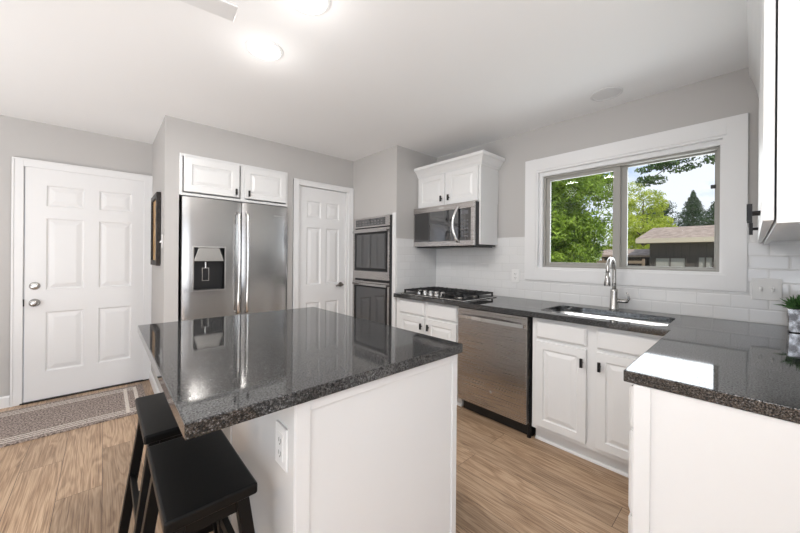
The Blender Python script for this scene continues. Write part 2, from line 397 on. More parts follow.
# ------------------------------------------------------------------ entry door
def casing(bm, x0, x1, z1, w, y, t=.02):   # door casing, outer x0..x1, top z1, facing -Y
    for (a, b, c, d) in ((x0, x0+w, 0, z1), (x1-w, x1, 0, z1), (x0+w, x1-w, z1-w, z1)):
        box(bm, a, b, y-t, y, c, d)
        k = .012
    box(bm, x0, x0+.014, y-t-.006, y, 0, z1); box(bm, x1-.014, x1, y-t-.006, y, 0, z1); box(bm, x0+.014, x1-.014, y-t-.006, y, z1-.014, z1)
    return bm
d1 = thing('door_1', 'white six panel entry door', 'door', (-.501, YD-.005, 0)); d1['kind'] = 'structure'; del d1['category']; del d1['label']
W_ = .828
rows = [(.25, .775), (.97, 1.60), (1.705, 1.89)]
obj('door_leaf', panelled(BM(), 0, W_, .012, 2.034, 0, .04, [(.125, .365), (.465, .705)], rows, DOORP), M['trim'], d1)
c = casing(BM(), -.073, .866, 2.097, .066, .005, .018)
box(c, -.009, -.004, .002, .10, 0, 2.038); box(c, W_+.004, W_+.012, .002, .10, 0, 2.038); box(c, -.004, W_+.004, .002, .10, 2.038, 2.043)
obj('door_frame', c, M['trim'], d1, bevel=.002, weld=False)
obj('threshold', bx(-.02, W_+.02, -.02, .09, 0, .011), M['black'], d1)
db = obj('deadbolt', lathe(BM(), [(.034, 0), (.034, -.006), (.027, -.014), (.012, -.016)], (.06, 0, 1.006), 'y'), M['nickel'], d1, smooth=True)
obj('thumb_turn', bx(.044, .076, -.03, -.014, 1.002, 1.012), M['chrome'], db, bevel=.002)
kb = obj('door_knob', lathe(BM(), [(.034, 0), (.034, -.006), (.014, -.012), (.013, -.035), (.024, -.042), (.029, -.055), (.024, -.066), (.01, -.069)], (.06, 0, .861), 'y'), M['nickel'], d1, smooth=True)
obj('strike_plate', bx(-.006, .0, -.012, .004, .835, .895), M['black'], d1)
for z in (.25, 1.02, 1.80):
    b = lathe(BM(), [(.0065, z-.05), (.0065, z+.05)], (W_+.006, -.005, 0), 'z', 10); box(b, W_-.008, W_+.002, -.003, .001, z-.05, z+.05)
    obj('hinge', b, M['hinge'] if z > 1 and z < 1.5 else M['nickel'], d1, weld=False)

# pantry door
d2 = bpy.data.objects.new('door_2', None); COL.objects.link(d2); d2.location = (1.542, YF+.02, 0); d2['kind'] = 'structure'
obj('door_leaf', panelled(BM(), 0, .575, .012, 2.036, 0, .035, [(.085, .255), (.32, .49)], rows, DOORP), M['trim'], d2)
c = casing(BM(), -.082, .664, 2.100, .058, -.02, .018)
box(c, -.029, -.003, -.024, .10, 0, 2.04); box(c, .578, .61, -.024, .10, 0, 2.04); box(c, -.003, .578, -.024, .10, 2.04, 2.06)
obj('door_frame', c, M['trim'], d2, bevel=.003, weld=False)
b = lathe(BM(), [(.027, 0), (.027, -.006), (.012, -.012), (.011, -.04), (.013, -.05), (.01, -.054)], (.515, 0, .955), 'y')
tube(b, [(.515, -.046, .955), (.49, -.048, .954), (.455, -.047, .951), (.43, -.044, .944)], [.012, .011, .010, .008], 10)
M['darknickel'] = mat('aged_nickel', (.22, .20, .18), .3, 1)
obj('door_handle', b, M['darknickel'], d2, smooth=True, weld=False)

# ------------------------------------------------------------------ window
w = bpy.data.objects.new('window_1', None); COL.objects.link(w); w.location = (XW, (wy0+wy1)/2, wz0); w['kind'] = 'structure'
w.rotation_euler = (0, 0, FX)   # local x = -Y, local -y = into the room
yc = (wy0+wy1)/2; hw = (wy1-wy0)/2; hz = wz1-wz0
def lx(y): return yc - y
X0, X1 = lx(1.403), lx(.026); Z0, Z1 = 1.090-wz0, 2.155-wz0
bm = BM(); t = .019
box(bm, X0, -hw, -t, 0, Z0, Z1); box(bm, hw, X1, -t, 0, Z0, Z1); box(bm, -hw, hw, -t, 0, hz, Z1); box(bm, -hw, hw, -t, 0, Z0, 0)
obj('window_casing', bm, M['trim'], w, bevel=.002)
bm = BM(); j = .016    # jamb liner
box(bm, -hw, -hw+j, -.012, .06, 0, hz); box(bm, hw-j, hw, -.012, .06, 0, hz); box(bm, -hw+j, hw-j, -.012, .06, hz-j, hz); box(bm, -hw+j, hw-j, -.012, .06, 0, j)
box(bm, -hw+j, -hw+.044, .02, .06, j, hz-j); box(bm, hw-.028, hw-j, .02, .06, j, hz-j); box(bm, -hw+.044, hw-.028, .02, .06, hz-.049, hz-j)
obj('window_jamb', bm, M['trim'], w, weld=False)
a0, a1, b0, b1 = -hw+.044, hw-.028, .016, hz-.049
def ring(bm, x0, x1, z0, z1, y0, y1, wd):
    box(bm, x0, x0+wd, y0, y1, z0, z1); box(bm, x1-wd, x1, y0, y1, z0, z1); box(bm, x0+wd, x1-wd, y0, y1, z1-wd, z1); box(bm, x0+wd, x1-wd, y0, y1, z0, z0+wd); return bm
obj('window_frame', ring(BM(), a0, a1, b0, b1, .045, .13, .016), M['vinylgrey'], w, bevel=.0015, weld=False)
mid = lx(.692)
def sash(q0, q1, yy):
    a_, c_ = (.034, .048) if yy < .08 else (.046, .018); e_ = .030 if yy < .08 else .012; b = BM()
    box(b, q0, q0+a_, yy, yy+.026, b0+.014, b1-.014); box(b, q1-c_, q1, yy, yy+.026, b0+.014, b1-.014)
    box(b, q0+a_, q1-c_, yy, yy+.026, b1-.014-e_, b1-.014); box(b, q0+a_, q1-c_, yy, yy+.026, b0+.014, b0+.014+e_); return b
for nm, q0, q1, yy in (('sash', a0+.014, mid+.004, .062), ('sash', mid-.004, a1-.010, .092)):
    s = obj(nm, sash(q0, q1, yy), M['vinylgrey'], w, bevel=.002, weld=False)
    obj('pane', bx(q0+.015, q1-.015, yy+.011, yy+.015, b0+.024, b1-.024), M['glass'], s)
obj('sash_lock', bx(a1-.045, a1-.02, .052, .066, .55, .575), M['blackplastic'], w, bevel=.003)

# ------------------------------------------------------------------ hardware and cabinet builders (local: front faces -Y, y=0 is the face-frame plane)
def pull(parent, x, z, y, vertical=True, s=1.0):
    b = BM(); tube(b, [(x, y, z), (x, y-.022, z)], .005, 10)
    box(b, x-.0075, x+.0075, y-.031, y-.018, z-.028, z+.028)
    return obj('pull_handle', b, M['black'], parent, weld=False)
def cab_door(parent, x0, x1, z0, z1, px=None, pz=None, y=0, st=.05):
    d = obj('door', panelled(BM(), x0, x1, z0, z1, y-.02, .0195, [(x0+st, x1-st)], [(z0+st, z1-st)], RAISED), M['white'], parent, bevel=.002, ang=60)
    if px is not None: pull(d, px, pz, y-.02)
    return d
def cab_drawer(parent, x0, x1, z0, z1, px=None, y=0):
    prof = [(0, 0), (.004, -.001), (.014, -.004)]
    b = BM(); box(b, x0, x1, y-.012, y-.0005, z0, z1)
    q = .012; hexa(b, [(x0, y-.012, z0), (x1, y-.012, z0), (x1, y-.012, z1), (x0, y-.012, z1)], [(x0+q, y-.02, z0+q), (x1-q, y-.02, z0+q), (x1-q, y-.02, z1-q), (x0+q, y-.02, z1-q)])
    d = obj('drawer', b, M['white'], parent, weld=False)
    if px is not None: pull(d, px, (z0+z1)/2, y-.02)
    return d

CF = 2.225            # face-frame plane of the window-wall base cabinets
def base_body(parent, w, depth, x0=None, toe=True, ztop=.875, name='body', hole=None):
    b = BM(); x0 = -w/2 if x0 is None else x0
    if hole:
        box(b, x0, x0+w, 0, .019, .10, ztop); box(b, x0, x0+.018, .019, depth, .10, ztop); box(b, x0+w-.018, x0+w, .019, depth, .10, ztop)
        box(b, x0+.018, x0+w-.018, .019, depth, .10, .118); box(b, x0+.018, x0+w-.018, depth-.012, depth, .118, ztop)
    else: box(b, x0, x0+w, 0, depth, .10, ztop)
    box(b, x0, x0+w, .062, depth, 0, .10)
    o = obj(name, b, M['white'], parent, bevel=.0012, weld=False)
    sh = sweep(BM(), [(0, 0), (.014, 0), (.013, .010), (.008, .016), (0, .018)], [((x0, .062, 0), (0, -1)), ((x0+w, .062, 0), (0, -1))])
    obj('shoe_moulding', sh, M['trim'], parent)
    return o

# cooktop base cabinet  y 1.69 .. 2.478
y0, y1 = 1.690, 2.4785; cy = (y0+y1)/2; w_ = y1-y0
cb = thing('base_cabinet', 'white base cabinet under the gas cooktop, against the tiled side wall', 'cabinet', (CF, cy, 0), FX)
base_body(cb, w_, XW-CF)
g = lambda y: cy - y
for a, b_, kx in ((2.415, 2.075, 2.10), (2.035, 1.70, 2.012)):
    cab_drawer(cb, g(a), g(b_), .728, .858); cab_door(cb, g(a), g(b_), .13, .712, g(kx), .635)
# dishwasher y 1.05..1.68
dw = thing('dishwasher', 'stainless steel dishwasher under the dark counter, right of the cooktop cabinet', 'dishwasher', (CF, 1.365, 0), FX)
g = lambda y: 1.365 - y
obj('body', bx(-.298, .298, .012, .58, .10, .868), M['blackplastic'], dw)
b = BM(); box(b, g(1.672), g(1.072), -.032, .012, .108, .866)
dr = obj('door', b, M['steelwarm'], dw, bevel=.004, seg=3)
b = BM(); pts = []
for i in range(13):
    s_ = i/12; xx = g(1.655)+ (g(1.090)-g(1.655))*s_; pts.append((xx, -.048-.022*math.sin(math.pi*s_), .800+.004*math.sin(math.pi*s_)))
for (p, q) in zip(pts, pts[1:]):
    hexa(b, [(p[0], p[1]-.008, p[2]-.013), (q[0], q[1]-.008, q[2]-.013), (q[0], q[1]+.006, q[2]-.013), (p[0], p[1]+.006, p[2]-.013)],
            [(p[0], p[1]-.008, p[2]+.013), (q[0], q[1]-.008, q[2]+.013), (q[0], q[1]+.006, q[2]+.013), (p[0], p[1]+.006, p[2]+.013)])
box(b, pts[0][0], pts[0][0]+.02, -.048, -.03, .788, .812); box(b, pts[-1][0]-.02, pts[-1][0], -.048, -.03, .788, .812)
obj('handle', b, M['chrome'], dr, weld=False)
obj('control_strip', bx(g(1.672)+.004, g(1.072)-.004, -.028, .010, .8665, .871), M['blackplastic'], dr)
b = BM(); tube(b, [(g(1.352)-.012, -.0335, .262), (g(1.352), -.0335, .245), (g(1.352)+.012, -.0335, .262)], .0012, 6); tube(b, [(g(1.352), -.0335, .262), (g(1.352), -.0335, .33)], .0010, 6)
obj('door_mark', b, M['chrome'], dr, weld=False)
obj('toe_kick', bx(-.298, .298, .045, .30, .004, .10), M['blackplastic'], dw)
obj('leveling_foot', lathe(BM(), [(.016, 0), (.016, .012), (.008, .014), (.008, .10)], (.285, .028, 0), 'z', 12), M['black'], dw)
# sink base cabinet y .285..1.045
y0, y1 = .292, 1.046; cy = (y0+y1)/2
sb = thing('base_cabinet', 'white double door base cabinet under the sink, right of the dishwasher', 'cabinet', (CF, cy, 0), FX)
base_body(sb, y1-y0, XW-CF, hole=True)
g = lambda y: cy - y
for a, b_, kx in ((1.014, .698, .718), (.642, .325, .620)):
    cab_drawer(sb, g(a), g(b_), .735, .850); cab_door(sb, g(a), g(b_), .132, .715, g(kx), .634)
# peninsula drawer cabinet facing +Y  x 1.285..1.9, and blind corner cabinet
pc = thing('drawer_cabinet', 'white drawer cabinet with a plain end panel at the open end of the right counter', 'cabinet', (1.60, .262, 0), math.pi)
base_body(pc, .62, .262-YR-.002)
for z0, z1 in ((.722, .858), (.436, .708), (.13, .424)): cab_drawer(pc, -.285, .298, z0, z1, .02)
# end panel (local +x is world -x)
b = BM(); xx = .311
box(b, xx, xx+.012, 0, .60, 0, .875)
fr = .045
for (a0_, a1_, c0, c1) in ((0, fr, 0, .875), (.60-fr, .60, 0, .875)): box(b, xx+.012, xx+.018, a0_, a1_, c0, c1)
obj('end_panel', b, M['white'], pc, bevel=.0015, weld=False)
cc = thing('corner_cabinet', 'white blind corner cabinet filling the corner between sink and right counter', 'cabinet', (2.37, .262, 0), math.pi)
b = BM(); box(b, -.455, .455, .002, .618, .10, .875); box(b, -.455, .455, .062, .618, 0, .10); obj('body', b, M['white'], cc, weld=False)
obj('filler_panel', bx(.14, .455, -.018, .001, .13, .858), M['white'], cc, bevel=.002)

# worktop, L-shaped with sink cut-out
sx0, sx1, sy0, sy1 = 2.262, 2.655, .325, 1.025
XC = 2.172; YP = .290; XP = 1.272; z0, z1 = .876, .914
def slab(outline, holes, za, zb):
    bm = BM(); E_ = []
    for loop in [outline] + holes:
        vs_ = [bm.verts.new((x, y, zb)) for x, y in loop]
        E_ += [bm.edges.new((vs_[i], vs_[(i+1) % len(vs_)])) for i in range(len(vs_))]
    r = bmesh.ops.triangle_fill(bm, edges=E_, use_beauty=True, use_dissolve=False)
    fs = [f for f in bm.faces]
    ex = bmesh.ops.extrude_face_region(bm, geom=fs)
    bmesh.ops.translate(bm, verts=[v for v in ex['geom'] if isinstance(v, bmesh.types.BMVert)], vec=(0, 0, za-zb))
    return bm
def rrect(x0, x1, y0, y1, r, n=5):
    out_ = []
    for cx, cy_, a in ((x1-r, y1-r, 0), (x0+r, y1-r, 90), (x0+r, y0+r, 180), (x1-r, y0+r, 270)):
        for k in range(n+1): an = R(a + 90*k/n); out_.append((cx+r*math.cos(an), cy_+r*math.sin(an)))
    return out_
ct = obj('countertop', slab([(XC, YO-.009), (XC, YP), (XP, YP), (XP, YR+.009), (XW-.009, YR+.009), (XW-.009, YO-.009)], [rrect(sx0, sx1, sy0, sy1, .05)], z0, z1), M['granite'], bevel=.003)
tag(ct, 'L-shaped speckled dark granite countertop along the window wall with the sink cut into it', 'countertop')

# sink
sk = thing('kitchen_sink', 'undermount stainless steel sink below the window', 'sink', ((sx0+sx1)/2, (sy0+sy1)/2, .6595))
def basin():
    bm = BM(); cx, cy_ = 0, 0; hx, hy = (sx1-sx0)/2, (sy1-sy0)/2; rings = []
    for e, z, r in ((.018, .2155, .06), (.004, .2155, .05), (-.004, .205, .05), (-.010, .04, .05), (-.05, .012, .04), (-.16, .006, .02)):
        ring_ = [bm.verts.new((x, y, z)) for x, y in rrect(-hx-e, hx+e, -hy-e, hy+e, r)]; rings.append(ring_)
    for a, b_ in zip(rings, rings[1:]):
        n = len(a)
        for k in range(n): bm.faces.new((a[k], a[(k+1) % n], b_[(k+1) % n], b_[k]))
    bm.faces.new(rings[-1]); return bm
o = obj('basin', basin(), M['sinksteel'], sk, smooth=True); m_ = o.modifiers.new('solid', 'SOLIDIFY'); m_.thickness = .0015; m_.offset = 1
obj('drain', lathe(BM(), [(.045, .007), (.045, .010), (.03, .008), (.02, .004)], (0, 0, 0), 'z', 20), M['chrome'], sk)

# faucet
fc = thing('kitchen_faucet', 'brushed nickel pull-down faucet with a tall arched neck behind the sink', 'faucet', (2.742, .685, .914))
obj('base', lathe(BM(), [(.031, 0), (.031, .004), (.028, .008), (.024, .13), (.022, .148), (.014, .15)], n=24), M['nickel'], fc, smooth=True)
pts = [(0, 0, .148), (0, 0, .20), (0, 0, .285)]
for k in range(1, 13):
    a = math.pi*k/12 * .97; pts.append((-.085+.085*math.cos(a), 0, .285+.085*math.sin(a)))
pts.append((-.172, .0, .262))
dirv = Vector((-1, -.02, 0))
pts = [(abs(p[0])*dirv.x, abs(p[0])*dirv.y, p[2]) for p in pts]
obj('neck', tube(BM(), pts, .0125, 16), M['nickel'], fc, smooth=True)
e = Vector(pts[-1])
obj('spray_head', tube(BM(), [e+Vector((0, 0, .01)), e+Vector((-.002, 0, -.03)), e+Vector((-.004, .001, -.075)), e+Vector((-.004, .001, -.082))], [.014, .016, .021, .018], 18), M['nickel'], fc, smooth=True)
hd = obj('handle', tube(BM(), [(0, -.02, .065), (0, -.052, .065), (0, -.085, .066)], [.015, .0145, .012], 14), M['nickel'], fc, smooth=True)
obj('lever', tube(BM(), [(0, -.078, .066), (-.002, -.092, .085), (-.006, -.088, .105), (-.012, -.078, .13)], [.009, .008, .006, .005], 10), M['nickel'], hd, smooth=True)

# ------------------------------------------------------------------ cooktop
cy = 2.0
ck = thing('gas_cooktop', 'black gas cooktop with cast iron grates set in the counter below the microwave', 'cooktop', (2.44, cy, .914), FX)
obj('tray', bx(-.385, .385, -.245, .265, 0, .010), M['steel'], ck, bevel=.004)
obj('burner_plate', bx(-.365, .365, -.225, .245, .0102, .0125), M['blackplastic'], ck)
for (bx_, by_, r_) in ((-.24, .12, .045), (-.24, -.10, .035), (0, .08, .055), (.24, .12, .035), (.24, -.10, .045)):
    bn = obj('burner', lathe(BM(), [(r_+.01, .0125), (r_+.008, .019), (r_, .021)], (bx_, by_, 0), 'z', 20), M['nickel'], ck)
    obj('burner_cap', lathe(BM(), [(r_*.9, .021), (r_*.9, .027), (r_*.7, .030)], (bx_, by_, 0), 'z', 20), M['iron'], bn)
def grate(x0, x1, y0_, y1_):
    b = BM(); t_ = .006; za, zb = .036, .048
    for xx in (x0+t_, x1-t_): box(b, xx-t_, xx+t_, y0_, y1_, za, zb)
    for yy in (y0_+t_, y1_-t_): box(b, x0, x1, yy-t_, yy+t_, za, zb)
    n = 4
    for k in range(1, n): yy = y0_+(y1_-y0_)*k/n; box(b, x0, x1, yy-t_*.8, yy+t_*.8, za, zb+.003)
    for k in range(1, 4): xx = x0+(x1-x0)*k/4; box(b, xx-t_*.8, xx+t_*.8, y0_, y1_, za, zb+.003)
    for xx in (x0+t_, x1-t_):
        for yy in (y0_+t_, (y0_+y1_)/2, y1_-t_): box(b, xx-t_, xx+t_, yy-t_, yy+t_, .0127, za)
    return b
for (a, b_, c0) in ((-.36, -.125, -.22), (-.118, .118, -.085), (.125, .36, -.22)):
    obj('grate', grate(a, b_, c0, .24), M['iron'], ck, weld=False)
for k in range(5):
    kx = cy-(2.19-.073*k)
    kb = lathe(BM(), [(.026, .0127), (.025, .020), (.021, .026), (.021, .046), (.018, .050)], (kx, -.175, 0), 'z', 18)
    o = obj('control_knob', kb, M['chrome'], ck, smooth=False, bevel=.001)
    obj('pointer', bx(kx-.003, kx+.003, -.195, -.156, .046, .055), M['chrome'], o, bevel=.001)

# ------------------------------------------------------------------ microwave and its cabinet
mc = thing('over_range_microwave', 'stainless over-the-range microwave with dark glass door under the small upper cabinet', 'microwave', (2.455, 2.082, 1.385), FX)
g = lambda y: 2.082 - y
ml, mr_ = g(2.473), g(1.703)
b = bx(ml, mr_-.001, .028, .365, .004, .41); obj('body', b, M['blackplastic'], mc)
obj('vent_grille', bx(ml+.02, mr_-.02, .04, .34, -.004, .004), M['black'], mc)
fb = BM(); box(fb, ml, mr_, 0, .028, .355, .412); box(fb, ml, mr_, 0, .028, .008, .058); box(fb, ml, ml+.012, 0, .028, .058, .355); box(fb, mr_-.035, mr_, 0, .028, .058, .355)
obj('front_frame', fb, M['steelwarm'], mc, bevel=.003, weld=False)
wd = obj('door', bx(ml+.012, g(1.86), .002, .026, .058, .355), M['darkglass'], mc)
cpn = obj('control_panel', bx(g(1.855), mr_-.035, .002, .026, .058, .355), M['darkglass'], mc)
M['key'] = mat('keypad_grey', (.13, .13, .14), .3)
for r_ in range(5):
    for c_ in range(3): obj('key', bx(g(1.84)+.028*c_, g(1.84)+.028*c_+.018, .0008, .003, .09+.036*r_, .105+.036*r_), M['key'], cpn)
obj('display', bx(g(1.845), g(1.765), .0008, .003, .30, .335), M['key'], cpn)
pts = [(g(1.875)+.0*math.sin(math.pi*i/12)-.028*math.sin(math.pi*i/12), -.012-.040*math.sin(math.pi*i/12), .045+.325*i/12) for i in range(13)]
b = BM(); tube(b, [(pts[0][0], .003, .05)] + pts + [(pts[-1][0], .003, .365)], [.011] + [.014]*13 + [.011], 12)
obj('handle', b, M['chrome'], wd, smooth=True)
obj('brand_badge', bx(-.035, .035, -.0015, .001, .380, .388), M['chrome'], mc)

uc = thing('upper_cabinet', 'white two door upper cabinet with crown moulding above the microwave', 'cabinet', (2.532, 2.082, 1.405), FX)
yl, yr = g(2.4785), g(1.683)
b = BM(); box(b, yl, yr, 0, XW-2.532-.001, .397, .735); box(b, yr-.018, yr, -.0, XW-2.532-.009, 0, .397)
obj('body', b, M['white'], uc, bevel=.0012, weld=False)
cab_door(uc, g(2.455), g(2.10), .403, .722, g(2.128), .468, st=.048); cab_door(uc, g(2.062), g(1.705), .403, .722, g(2.034), .468, st=.048)
cp = [(0, 0), (.008, 0), (.012, .012), (.020, .018), (.030, .040), (.052, .066), (.066, .074), (.070, .082), (.070, .102), (0, .102)]
b = sweep(BM(), cp, [((yl+.0005, 0, .728), (0, -1)), ((yr, 0, .728), (1, -1)), ((yr, XW-2.532-.001, .728), (1, 0))])
obj('crown_moulding', b, M['white'], uc)

# ------------------------------------------------------------------ right upper cabinet (faces +Y) on wall_right
ru = thing('upper_cabinet', 'white upper cabinet at the right edge, hung above the end of the counter', 'cabinet', ((1.205+XW)/2, -.037, 1.372), math.pi)
hw_ = (XW-1.205)/2
b = BM(); box(b, -hw_+.001, hw_-.016, 0, .019, 0, .80); box(b, -hw_+.001, hw_-.016, .019, .322, .018, .80); box(b, hw_-.016, hw_, 0, .322, 0, .80); box(b, -hw_+.001, -hw_+.016, .019, .322, 0, .018)
obj('body', b, M['white'], ru, weld=False)
xs_ = [hw_-.012, hw_-.40, hw_-.41, hw_-.80, hw_-.81, hw_-1.20, hw_-1.21, -hw_+.03]
hs = [1.50, None, 2.10, None]
for i in range(4):
    hi, lo = xs_[2*i], xs_[2*i+1]
    cab_door(ru, lo, hi, .008, .775, (lo+.03) if i % 2 == 0 else (hi-.03), .066, y=-.003)
cp2 = [(0, 0), (.010, 0), (.016, .03), (.022, .05), (.032, .11), (.048, .17), (.060, .20), (.064, .215), (.064, .258), (0, .258)]
b = sweep(BM(), cp2, [((-hw_+.001, 0, .80), (0, -1)), ((hw_, 0, .80), (1, -1)), ((hw_, .322, .80), (1, 0))])
obj('crown_moulding', b, M['white'], ru)

# ------------------------------------------------------------------ refrigerator
rf = thing('refrigerator', 'stainless steel french door refrigerator with a water dispenser, set in the wall recess', 'refrigerator', (.930, 3.215, 0))
fx0, fx1 = -.452, .452; seam = .012
obj('body', bx(fx0+.004, fx1-.004, .07, .80, .03, 1.765), M['blackplastic'], rf)
def bowed(bm, x0, x1, z0, z1, y, th, bulge, cut=None, n=14):
    xs2 = sorted(set([x0+(x1-x0)*i/n for i in range(n+1)] + ([cut[0], cut[1]] if cut else [])))
    zs2 = [z0, z1] if not cut else [z0, cut[2], cut[3], z1]
    f = lambda x: y - bulge*(1-((x-(x0+x1)/2)/((x1-x0)/2))**2) - .006*min(1, min(x-x0, x1-x)/.012)
    for a, b_ in zip(xs2, xs2[1:]):
        for c0, c1 in zip(zs2, zs2[1:]):
            if cut and a >= cut[0]-1e-6 and b_ <= cut[1]+1e-6 and abs(c0-cut[2]) < 1e-6: continue
            bm.faces.new([bm.verts.new(p) for p in ((a, f(a), c0), (b_, f(b_), c0), (b_, f(b_), c1), (a, f(a), c1))])
        for c0 in (z0, z1): bm.faces.new([bm.verts.new(p) for p in ((a, f(a), c0), (b_, f(b_), c0), (b_, y+th, c0), (a, y+th, c0))])
    for xx in (x0, x1):
        for c0, c1 in zip(zs2, zs2[1:]): bm.faces.new([bm.verts.new(p) for p in ((xx, f(xx), c0), (xx, f(xx), c1), (xx, y+th, c1), (xx, y+th, c0))])
    bm.faces.new([bm.verts.new(p) for p in ((x0, y+th, z0), (x1, y+th, z0), (x1, y+th, z1), (x0, y+th, z1))])
    return bm
dx0, dx1, dz0, dz1 = .548-.93, .806-.93, .975, 1.362
dl = obj('door', bowed(BM(), fx0, seam-.003, .68, 1.775, 0, .065, .012, (dx0, dx1, dz0, dz1)), M['steel'], rf, smooth=False)
drr = obj('door', bowed(BM(), seam+.003, fx1, .68, 1.775, 0, .065, .012), M['steel'], rf)
obj('freezer_drawer', bowed(BM(), fx0, fx1, .06, .67, 0, .065, .010), M['steel'], rf)
for o in (dl, drr): o.data.shade_smooth(); m_ = o.modifiers.new('e', 'EDGE_SPLIT'); m_.split_angle = R(30)
def bar_handle(x, z0, z1, parent, yb=-.018):
    b = BM(); pts = [(x, yb, z0+.0), (x, yb-.035, z0+.012)] + [(x, yb-.036-.016*math.sin(math.pi*i/10), z0+.02+(z1-z0-.04)*i/10) for i in range(11)] + [(x, yb-.035, z1-.012), (x, yb, z1)]
    return obj('handle', tube(b, pts, .0125, 14), M['chrome'], parent, smooth=True)
bar_handle(seam-.036, .76, 1.675, dl); bar_handle(seam+.038, .76, 1.675, drr)
b = BM(); yb = -.027; ring(b, dx0, dx1, dz0, dz1, yb, .03, .012)
dp = obj('dispenser', b, M['chrome'], rf, weld=False)
b = BM(); box(b, dx0+.01, dx1-.01, .048, .055, dz0+.01, dz1-.01); box(b, dx0+.010, dx0+.012, -.012, .05, dz0+.01, dz1-.01); box(b, dx1-.012, dx1-.010, -.012, .05, dz0+.01, dz1-.01); box(b, dx0+.01, dx1-.01, -.012, .05, dz0+.01, dz0+.014)
obj('dispenser_cavity', b, M['blackplastic'], dp, weld=False)
b = BM(); hexa(b, [(dx0+.013, -.016, dz1-.13), (dx1-.013, -.016, dz1-.13), (dx1-.013, .045, dz1-.13), (dx0+.013, .045, dz1-.13)], [(dx0+.05, -.010, dz1-.012), (dx1-.05, -.010, dz1-.012), (dx1-.05, .045, dz1-.012), (dx0+.05, .045, dz1-.012)])
obj('dispenser_hood', b, M['nickel'], dp, bevel=.003)
b = BM(); ring(b, -.30, -.245, dz0+.085, dz0+.20, .028, .034, .006); tube(b, [(-.272, .03, dz0+.20), (-.272, .03, dz0+.25)], .008, 8)
obj('dispenser_paddle', b, M['nickel'], dp, weld=False)
obj('brand_badge', bx(.30, .372, -.0215, -.010, 1.672, 1.681), M['chrome'], drr)

# cabinet over the refrigerator
fcab = thing('upper_cabinet', 'white two door cabinet built in above the refrigerator', 'cabinet', (.929, YF-.001, 1.80))
ring_b = ring(BM(), .462-.929, 1.395-.929, -.008, .345, -.012, .30, .022); box(ring_b, .02-.007, .02+.045, -.012, .0, .014, .323); box(ring_b, -.445, .444, .28, .30, .014, .323)
obj('body', ring_b, M['white'], fcab, bevel=.0015, weld=False)
cab_door(fcab, -.438, -.002, .024, .318, -.034, .068, y=-.0125, st=.058)
cab_door(fcab, .046, .440, .024, .318, .078, .068, y=-.0125, st=.05)

# ------------------------------------------------------------------ wall ovens
ov = thing('double_wall_oven', 'stainless double wall oven built into the grey wall beside the pantry door', 'oven', (XO, (oy0+oy1)/2, .335), FX)
cy = (oy0+oy1)/2; g = lambda y: cy - y
l_, r_ = g(3.212), g(2.530)
obj('body', bx(g(oy1)+.002, g(oy0)-.002, .002, .56, .007, oz1-.34), M['blackplastic'], ov)
obj('black_edge', bx(g(2.547), r_, -.028, -.001, .02, 1.385), M['blackplastic'], ov)
rr = g(2.549)
pnl = obj('control_panel', bx(l_, rr, -.030, -.001, 1.275, 1.388), M['steelwarm'], ov, bevel=.003)
obj('display', bx(l_+.055, rr-.075, -.0325, -.029, 1.292, 1.370), M['darkglass'], pnl)
M['oven_key'] = mat('display_grey', (.22, .21, .21), .4)
for k in range(9):
    for q in range(2): obj('key', bx(l_+.08+.055*k, l_+.105+.055*k, -.0332, -.032, 1.305+.028*q, 1.316+.028*q), M['oven_key'], pnl)
for (z0_, z1_) in ((.700, 1.262), (.02, .672)):
    d = obj('oven_door', ring(BM(), l_, rr, z0_, z1_, -.032, -.002, .028), M['steelwarm'], ov, weld=False)
    b = d.data
    obj('lower_rail', bx(l_+.028, rr-.028, -.032, -.002, z0_+.028, z0_+.085), M['steelwarm'], d)
    obj('oven_window', bx(l_+.028, rr-.028, -.028, -.004, z0_+.085, z1_-.028), M['darkglass'], d)
    obj('inner_frame', ring(BM(), l_+.035, rr-.035, z0_+.092, z1_-.035, -.0295, -.027, .03), M['black'], d, weld=False)
    hb = BM(); box(hb, l_+.03, rr-.02, -.062, -.046, z1_-.045, z1_-.018)
    box(hb, l_+.045, l_+.07, -.047, -.030, z1_-.042, z1_-.021); box(hb, rr-.06, rr-.035, -.047, -.030, z1_-.042, z1_-.021)
    obj('handle', hb, M['steel'], d, bevel=.004, weld=False)
struct('trim_1', bx(XO-.012, XO, YO+.002, 2.528, 0, 1.74), M['trim'])

# ------------------------------------------------------------------ island
ix0, ix1, iy0, iy1 = .395, 1.118, .858, 2.150
isl = thing('kitchen_island', 'white panelled kitchen island cabinet with an overhang on the stool side', 'kitchen island', ((ix0+ix1)/2, (iy0+iy1)/2, 0))
cx, cy = (ix0+ix1)/2, (iy0+iy1)/2
A0, A1, C0, C1 = ix0-cx, ix1-cx, iy0-cy, iy1-cy
obj('body', bx(A0+.008, A1, C0+.008, C1, .001, .875), M['white'], isl)
b = BM(); box(b, A0+.045, A1-.03, C0+.002, C0+.0079, .09, .84)
for q in ((A0, A0+.045, 0, .8755), (A1-.03, A1, 0, .8755), (A0+.045, A1-.03, 0, .09), (A0+.045, A1-.03, .84, .8755)): box(b, q[0], q[1], C0-.004, C0+.0079, q[2], q[3])
obj('end_panel', b, M['white'], isl, bevel=.002, weld=False)
b = BM()
for k0, k1 in ((C0+.008, C0+.05), (-.03, .03), (C1-.05, C1)): box(b, A0, A0+.0079, k0, k1, 0, .8755)
for a, b_ in ((C0+.05, -.03), (.03, C1-.05)): box(b, A0, A0+.0079, a, b_, 0, .10); box(b, A0+.004, A0+.0079, a, b_, .10, .8755)
obj('seating_side_panel', b, M['gloss'], isl, bevel=.0015, weld=False)
yq = .948-cy; op = BM(); box(op, A0-.004, A0+.0035, yq-.04, yq+.04, .655, .778)
